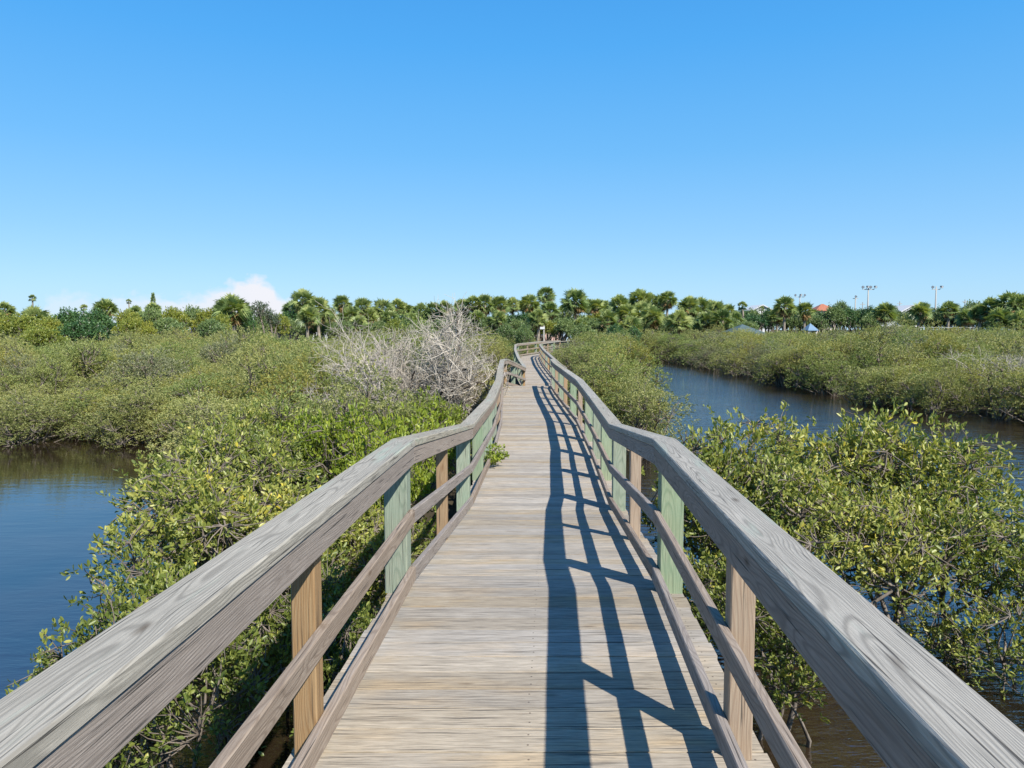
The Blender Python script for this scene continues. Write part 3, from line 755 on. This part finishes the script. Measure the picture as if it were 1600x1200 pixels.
B=[(1178,484,50,135,3,DR,GR),(1215,488,60,132,0,DR,GR),(1303,478,52,130,3,DR,GR),(1314,472,34,135,0,'dark round tree rising between the orange roof and the thin lamp pole',GR),(1340,484,60,135,0,DR,GR),(1362,490,50,126,3,DR,GR),
(1418,490,40,126,0,'low tree hiding the foot of the white house',GR),(1455,484,52,128,1,DR,GR),(1492,482,56,124,1,DR,GR),(1520,472,52,122,0,'rounded tree left of the palms at the right edge',GR),(1550,484,60,112,1,DR,GR),(1590,488,60,104,1,DR,GR),
(1275,494,50,128,0,DR,GR),(1250,490,50,130,3,DR,GR)]
GL='bushes along the back of the left marsh'
YL='yellow green bush in the ragged back row at left'
B+=[(1200,484,44,128,1,DR,GR),(1358,480,40,128,1,DR,GR),(1402,484,30,134,3,DR,GR),(1440,482,40,130,0,DR,GR),(1472,480,44,126,3,DR,GR),(1325,482,46,132,1,DR,GR),(1280,486,50,134,1,DR,GR),(1425,484,40,132,1,DR,GR),(1505,484,50,128,1,DR,GR),(1535,482,50,122,0,DR,GR),(1160,484,40,134,1,DR,GR),(1235,484,44,134,0,DR,GR),(1375,482,40,134,0,DR,GR)]
B+=[(-20,486,80,66,2,YL,GL),(30,492,84,62,2,YL,GL),(75,497,70,58,2,YL,GL),(62,512,80,48,2,'nearest yellow bush, low at the left edge below the evergreen',GL),
(110,484,90,68,1,'dark evergreen bush mass left of the round palm head',GL),(150,486,80,66,1,'dark evergreen bush under the round palm head',GL),(128,500,90,58,1,'lowest dark evergreen bush at left',GL),
(200,486,60,74,2,YL,GL),(235,482,60,78,0,YL.replace('yellow green','olive'),GL),(270,482,60,76,2,YL,GL),(300,480,56,80,0,YL.replace('yellow green','olive'),GL),(325,484,50,80,2,YL,GL),(212,498,70,64,2,YL,GL),(262,498,70,66,0,YL.replace('yellow green','olive'),GL),
(345,492,50,68,2,'yellow bush at the foot of the big palm',GL),(383,484,40,74,1,'dark shade tree beside the big palm',GL),(438,492,46,84,2,YL.replace('at left','under the tallest left palm'),GL),
(330,500,60,66,0,YL.replace('yellow green','olive'),GL)]
GM='scrub trees under the palm row'
UN='scrub tree filling the gaps between palm trunks'
for k,px in enumerate(range(455,1176,30)):
    B.append((px,487+ (k*7)%9,80,112+(k*5)%14,[1,0,3,0,2,3][k%6],UN,GM))
for k,px in enumerate(range(448,1170,24)):
    B.append((px,497+(k*5)%8,46,104+(k*7)%9,[0,3,2,3,0][k%5],'green scrub bush at the feet of the palm row',GM))
B+=[(410,490,44,84,3,'leafy tree behind the airy grey tree',None),(962,508,52,72,1,'dark green mangrove tree at the far end of the channel',None),(990,512,40,74,1,'shaded tree behind the dark channel mangrove',None),
(820,508,44,66,3,'green bush left of the boardwalk sign post',None),(790,506,40,70,3,'green bush behind the golden shrub',None),(910,506,50,70,3,'olive tree right of the boardwalk sign post',None)]
for b in B: btree(*b)
# grey green spreading tree with dark stems
BT.append(shrub_meshes(430,[(-.9,0,3.1,.8),(.1,.2,3.4,.9),(1.0,0,2.9,.75),(1.6,.2,2.6,.55),(-1.5,.1,2.5,.6)],700,5,.14,leaf_mat('grey_leaf',[(0,(.07,.10,.06)),(1,(.20,.24,.15))]),M['bark'],hexa=False,twigs=False,trunk_r=.16,base=((0,0,-.3),(.5,0,-.3)),aspect=.5,tightness=.3))
p=ray(404,466,76); thing_from('spreading_tree',*BT[-1],'airy grey tree with dark leaning stems right of the big palm','tree',(p.x,p.y,.2),.3,(1.05,1,(p.z-.2)/4.3),None,crown='crown',trunk='trunk')
# pointed conifer
def conifer():
    rng=np.random.default_rng(9); P=[];D=[]
    for i in range(1500):
        t=rng.random(); r=.9*(1-t)**.8*rng.uniform(.3,1); a=rng.uniform(0,6.28)
        P.append((math.cos(a)*r,math.sin(a)*r,1+5*t)); D.append((math.cos(a),math.sin(a),.7))
    P=np.array(P);D=unit(np.array(D)+rng.normal(size=(1500,3))*.3)
    V,F,l=leaves(P,D,np.full(1500,.28),np.full(1500,.07),rng,rng.random(1500),False)
    bv,bf=tubes([(np.array([[0,0,0],[0,0,3],[0,0,5.8]]),[.1,.07,.02])],6)
    return mesh_np('trunk',bv,bf,M['bark']),mesh_np('crown',V,F,M['broad_leaf'],{'lc':('FACE','FLOAT',l)})
cb,cf=conifer(); p=ray(239,459,110); thing_from('conifer',cb,cf,'small pointed conifer tip on the left skyline','tree',(p.x,p.y,.2),0,(1,1,(p.z-.2)/6.0),crown='crown',trunk='trunk')

# ------------------------------------------------------------------ buildings and poles
def house(px,ridge_y,depth,w,d,wall_h,rise,wall,roof,label,hip=True,overh=.4,windows=3,storeys=1,rz=0.0,name='house'):
    p=ray(px,ridge_y,depth); H=p.z-rise; z0=.6
    e=empty(name,(p.x,p.y,0),rz); tag(e,label,'house')
    mb=MB().box(-w/2,w/2,-d/2,d/2,z0,H); mb.build('wall',wall,e)
    x,y_=w/2+overh,d/2+overh; q=MB()
    if hip:
        k=min(x*.9,y_)
        V=[(-x,-y_,H),(x,-y_,H),(x,y_,H),(-x,y_,H),(-x+k,0,H+rise),(x-k,0,H+rise),(-x,-y_,H-.15),(x,-y_,H-.15),(x,y_,H-.15),(-x,y_,H-.15)]
        q.add(V,[(0,1,5,4),(1,2,5),(2,3,4,5),(3,0,4),(6,7,1,0),(7,8,2,1),(8,9,3,2),(9,6,0,3),(9,8,7,6)])
    else:      # gable end towards the camera
        V=[(-x,-y_,H-.1),(x,-y_,H-.1),(0,-y_,H+rise),(-x,y_,H-.1),(x,y_,H-.1),(0,y_,H+rise),(-x,-y_,H+.15),(x,-y_,H+.15),(0,-y_,H+rise+.25),(-x,y_,H+.15),(x,y_,H+.15),(0,y_,H+rise+.25)]
        q.add(V,[(0,2,8,6),(2,1,7,8),(3,9,11,5),(5,11,10,4),(6,8,11,9),(8,7,10,11),(0,3,5,2),(2,5,4,1),(0,6,9,3),(1,4,10,7)])
        MB().add([(-w/2,-d/2,H+.003),(w/2,-d/2,H+.003),(0,-d/2,H+rise*.95),(-w/2,-d/2+.1,H+.003),(w/2,-d/2+.1,H+.003),(0,-d/2+.1,H+rise*.95)],[(0,1,2),(3,5,4),(0,2,5,3),(1,4,5,2)]).build('gable',wall,e)
    q.build('roof',roof,e)
    for s in range(storeys):
        zc=H-1.6-s*2.8
        if zc<z0+.8: break
        for k in range(windows):
            xc=(k-(windows-1)/2)*w/(windows+.3)
            f=MB().box(xc-.62,xc+.62,-d/2-.06,-d/2-.003,zc-.7,zc+.7).build('window',M['white'],e)
            MB().box(xc-.5,xc+.5,-d/2-.09,-d/2-.063,zc-.58,zc+.58).build('pane',M['glass'],f)
    return e
house(1285,475,215,5.4,6,0,1.9,M['cream'],M['orange_roof'],'house with an orange tiled hip roof above the trees at right',windows=2,storeys=2)
house(1411,479,172,4.4,8,0,1.3,M['white'],M['white_roof'],'white two storey house between two palms at right',hip=False,windows=2,storeys=2)
house(1393,502,128,5.2,5,0,.8,M['white'],M['white_roof'],'long low building with a bright white roof above the right thicket',windows=2)
house(1372,498,140,3.6,5,0,.6,M['cream'],M['cream'],'small beige roofed hut left of the white roofed building',windows=1)
house(1183,478,205,5.5,9,0,1.5,M['white'],M['white_roof'],'white gabled house top peeking over trees beside the slender palm',hip=False,windows=1)
house(880,486,150,8.5,7,0,2.2,M['blue_wall'],M['grey_roof'],'blue grey house in shade behind the free standing palm',windows=2)
house(862,499,138,3.0,4,0,.8,M['pink'],M['white_roof'],'small pink walled house behind the sign post',windows=1)
house(952,489,160,9,7,0,1.5,M['white'],M['grey_roof'],'white house glimpsed between palm trunks right of centre',windows=3,storeys=2)
house(751,497,132,3.4,5,0,.7,M['white'],M['white_roof'],'small white house seen through the dead tree tips',windows=1)
house(506,496,138,6.0,5,0,1.0,M['white'],M['grey_roof'],'white walled house low behind the left palms',windows=3)
house(1015,494,150,8,6,0,1.2,M['white'],M['grey_roof'],'white walled house behind the thickest palm clump',windows=3)

def shelter(px,ay,depth,w,label,roof,name='picnic_shelter',cat='shelter',rise=1.1):
    p=ray(px,ay,depth); e=empty(name,(p.x,p.y,0),.2); tag(e,label,cat); x=w/2; H=p.z-rise
    MB().add([(-x,-x,H),(x,-x,H),(x,x,H),(-x,x,H),(0,0,H+rise),(-x,-x,H-.12),(x,-x,H-.12),(x,x,H-.12),(-x,x,H-.12)],
      [(0,1,4),(1,2,4),(2,3,4),(3,0,4),(5,6,1,0),(6,7,2,1),(7,8,3,2),(8,5,0,3),(8,7,6,5)]).build('roof',roof,e)
    for sx in (-1,1):
        for sy in (-1,1):
            MB().box(sx*(x-.25)-.06,sx*(x-.25)+.06,sy*(x-.25)-.06,sy*(x-.25)+.06,.3,H-.13).build('post',M['white'],e)
shelter(1160,506.5,96,4.2,'dark green hip roofed picnic shelter beyond the thicket',M['green_roof'])
shelter(1266,505,112,1.7,'bright blue canopy tent beyond the thicket at right',M['tent'],'canopy_tent','tent',1.0)

def lamp_pole(px,ty,depth,heads,label,arm=1.6):
    p=ray(px,ty,depth); e=empty('floodlight_pole',(p.x,p.y,0)); tag(e,label,'floodlight','floodlight poles of the ball field')
    MB().tube([(0,0,.3),(0,0,p.z*.5),(0,0,p.z-.2)],[.20,.16,.10],8).build('pole',M['concrete'],e,True)
    MB().box(-arm,arm,-.06,.06,p.z-.85,p.z-.72).build('crossarm',M['steel'],e)
    for k in range(heads):
        x=(k/(heads-1)-.5)*2*arm if heads>1 else 0
        a=.6 if k%2 else -.6
        h=MB().tube([(x,0,p.z-.72),(x,0,p.z-.4)],[.04,.04],5)
        h.tube([(x-.02,-.05,p.z-.15),(x+.15*a,-.28,p.z-.26),(x+.25*a,-.5,p.z-.36)],[.10,.21,.28],8)
        lh=h.build('lamp_head',M['lampdark'],e,True)
        MB().tube([(x+.252*a,-.505,p.z-.361),(x+.26*a,-.52,p.z-.368)],[.24,.24],8).build('lens',M['lens'],lh)
lamp_pole(1357,446,150,4,'tallest floodlight pole with four lamp heads on its crossarm',1.15)
lamp_pole(1463,446,152,2,'floodlight pole with two lamp heads, farthest right',.8)
lamp_pole(1250,459,185,3,'distant floodlight above the palms with three lamp heads',1.15)
lamp_pole(1337,461,170,1,'shorter lamp pole with one head left of the tallest',.6)
def mast(px,ty,depth,label):
    p=ray(px,ty,depth); e=empty('utility_pole',(p.x,p.y,0)); tag(e,label,'utility pole','far utility poles')
    MB().tube([(0,0,.3),(0,0,p.z)],[.14,.10],6).build('pole',M['concrete'],e); MB().box(-.7,.7,-.05,.05,p.z-.7,p.z-.55).build('crossarm',M['concrete'],e)
mast(1348,472,210,'thin far utility pole between the two left lamp poles')
mast(1406,471,210,'thin far utility pole above the white house roof')
mast(1508,468,200,'thin far utility pole above the rounded trees at right')
# fence beyond the right thicket
e=empty('chain_fence',(ray(1455,512,118).x,118,0)); tag(e,'pale pipe rail fence behind the right thicket below the floodlight','fence')
MB().tube([(-6,0,3.42),(7,0,3.42)],[.05,.05],6).build('top_rail',M['steel'],e)
for k in range(6): MB().tube([(-6+k*2.6,0,.5),(-6+k*2.6,0,3.4)],[.05,.05],6).build('post',M['steel'],e)
# sign post at the end of the walk
p=ray(850,507,64)
e=empty('sign_post',(p.x,p.y,0)); tag(e,'grey square post with a small white board at the boardwalk end','sign post')
MB().box(-.055,.055,-.055,.055,.2,p.z-.1).build('post',M['concrete'],e)
MB().box(-.34,.06,-.115,-.06,p.z-.40,p.z-.2).build('board',M['white'],e)

# ------------------------------------------------------------------ light, sky, camera
SUN_EL=R(43); SUN_AZ_VEC=Vector((.574,-.819,0))     # towards the sun
sun=bpy.data.lights.new('sun','SUN'); sun.energy=4.8; sun.angle=R(.53); sun.color=(1,.955,.88)
so=bpy.data.objects.new('sun',sun); COL.objects.link(so)
sd=Vector((SUN_AZ_VEC.x*math.cos(SUN_EL),SUN_AZ_VEC.y*math.cos(SUN_EL),math.sin(SUN_EL)))
so.rotation_euler=sd.to_track_quat('Z','Y').to_euler()
W=bpy.data.worlds.new('World'); S.world=W; W.use_nodes=True; nt=W.node_tree; nt.nodes.clear()
out=nt.nodes.new('ShaderNodeOutputWorld'); bg=nt.nodes.new('ShaderNodeBackground'); sky=nt.nodes.new('ShaderNodeTexSky')
sky.sky_type='NISHITA'; sky.sun_disc=False; sky.sun_elevation=SUN_EL; sky.sun_rotation=math.atan2(SUN_AZ_VEC.x,SUN_AZ_VEC.y)
sky.air_density=1.0; sky.dust_density=.3; sky.ozone_density=2.0; sky.altitude=0
bg.inputs[1].default_value=.12
hs=nt.nodes.new('ShaderNodeHueSaturation'); hs.inputs['Saturation'].default_value=1.18
nt.links.new(sky.outputs[0],hs.inputs['Color'])
tg=nt.nodes.new('ShaderNodeTexCoord'); sg=nt.nodes.new('ShaderNodeSeparateXYZ'); nt.links.new(tg.outputs['Generated'],sg.inputs[0])
gr=nt.nodes.new('ShaderNodeValToRGB'); nt.links.new(sg.outputs[2],gr.inputs[0])
GS=[(0,(2.4,4.0,5.5)),(.05,(2.05,3.8,5.5)),(.12,(1.45,3.3,5.5)),(.22,(.82,2.8,5.4)),(.34,(.42,2.35,5.3)),(.44,(.27,1.95,4.9)),(.62,(.17,1.35,3.8)),(1,(.12,.85,2.9))]
while len(gr.color_ramp.elements)<len(GS): gr.color_ramp.elements.new(.5)
for ee,(pp,cc) in zip(gr.color_ramp.elements,GS): ee.position=pp; ee.color=(*[v/6 for v in cc],1)
gm=nt.nodes.new('ShaderNodeMix'); gm.data_type='RGBA'; gm.blend_type='MULTIPLY'; gm.inputs[0].default_value=1; gm.inputs[7].default_value=(6,6,6,1); nt.links.new(gr.outputs[0],gm.inputs[6])
gb=nt.nodes.new('ShaderNodeMix'); gb.data_type='RGBA'; gb.inputs[0].default_value=.85; nt.links.new(hs.outputs[0],gb.inputs[6]); nt.links.new(gm.outputs[2],gb.inputs[7])
# cumulus bank low in the north-west, set by direction
tc=nt.nodes.new('ShaderNodeTexCoord'); sp=nt.nodes.new('ShaderNodeSeparateXYZ'); nt.links.new(tc.outputs['Generated'],sp.inputs[0])
def wm(op,a,b=None,c=None,clamp=False):
    x=nt.nodes.new('ShaderNodeMath'); x.operation=op; x.use_clamp=clamp
    for i,v in enumerate((a,b,c)):
        if v is None: continue
        if isinstance(v,bpy.types.NodeSocket): nt.links.new(v,x.inputs[i])
        else: x.inputs[i].default_value=v
    return x.outputs[0]
az=wm('DIVIDE',sp.outputs[0],sp.outputs[1]); el=wm('DIVIDE',sp.outputs[2],sp.outputs[1])   # tangents of bearing and height
nz=nt.nodes.new('ShaderNodeTexNoise'); nz.inputs['Scale'].default_value=48; nz.inputs['Detail'].default_value=6; nz.inputs['Roughness'].default_value=.55
cv=nt.nodes.new('ShaderNodeCombineXYZ'); nt.links.new(az,cv.inputs[0]); nt.links.new(wm('MULTIPLY',el,1.4),cv.inputs[1]); nt.links.new(cv.outputs[0],nz.inputs['Vector'])
cr=nt.nodes.new('ShaderNodeFloatCurve'); cm=cr.mapping.curves[0]
# top height of the bank against bearing: x = (az+0.62)/0.40, y = height/0.08
HT=[(0,0),(.02,.62),(.12,.74),(.2,.60),(.3,.66),(.42,.62),(.5,.66),(.58,.80),(.66,.95),(.71,.99),(.78,.70),(.86,.45),(.93,.2),(1,0)]
cm.points[0].location=HT[0]; cm.points[1].location=HT[-1]
for q in HT[1:-1]: cm.points.new(*q)
cr.mapping.update()
nt.links.new(wm('MULTIPLY_ADD',az,1/.40,.62/.40,True),cr.inputs['Value'])
top=wm('MULTIPLY',cr.outputs[0],.072)
edge=wm('SUBTRACT',wm('ADD',top,wm('MULTIPLY',wm('SUBTRACT',nz.outputs['Fac'],.5),.040)),el)
dens=wm('MULTIPLY',wm('SMOOTH_MIN',wm('MULTIPLY',edge,75),1.0,.2),1.0,None,True)
thin=wm('MULTIPLY_ADD',wm('MULTIPLY_ADD',az,1/.22,.56/.22,True),.62,.36)      # hazier towards the left
infront=wm('GREATER_THAN',sp.outputs[1],0)
fac=wm('MULTIPLY',wm('MULTIPLY',dens,thin),wm('MULTIPLY',infront,wm('GREATER_THAN',el,-.02)))
mx=nt.nodes.new('ShaderNodeMix'); mx.data_type='RGBA'; nt.links.new(fac,mx.inputs[0]); nt.links.new(gb.outputs[2],mx.inputs[6]); mx.inputs[7].default_value=(5.0,5.05,5.4,1)
nt.links.new(mx.outputs[2],bg.inputs[0]); nt.links.new(bg.outputs[0],out.inputs[0])

cam=bpy.data.cameras.new('camera'); co=bpy.data.objects.new('camera',cam); COL.objects.link(co); S.camera=co
co.location=(0,0,EYE); co.rotation_euler=(R(90)-PITCH,0,0); cam.sensor_width=36; cam.lens=36*FPX/1600; cam.clip_start=.05; cam.clip_end=9000
S.view_settings.view_transform='Standard'; S.view_settings.look='None'; S.view_settings.gamma=1; S.view_settings.exposure=0.58
S.cycles.max_bounces=6; S.cycles.diffuse_bounces=2; S.cycles.glossy_bounces=3; S.cycles.transmission_bounces=3; S.cycles.transparent_max_bounces=4
S.cycles.caustics_reflective=False; S.cycles.caustics_refractive=False
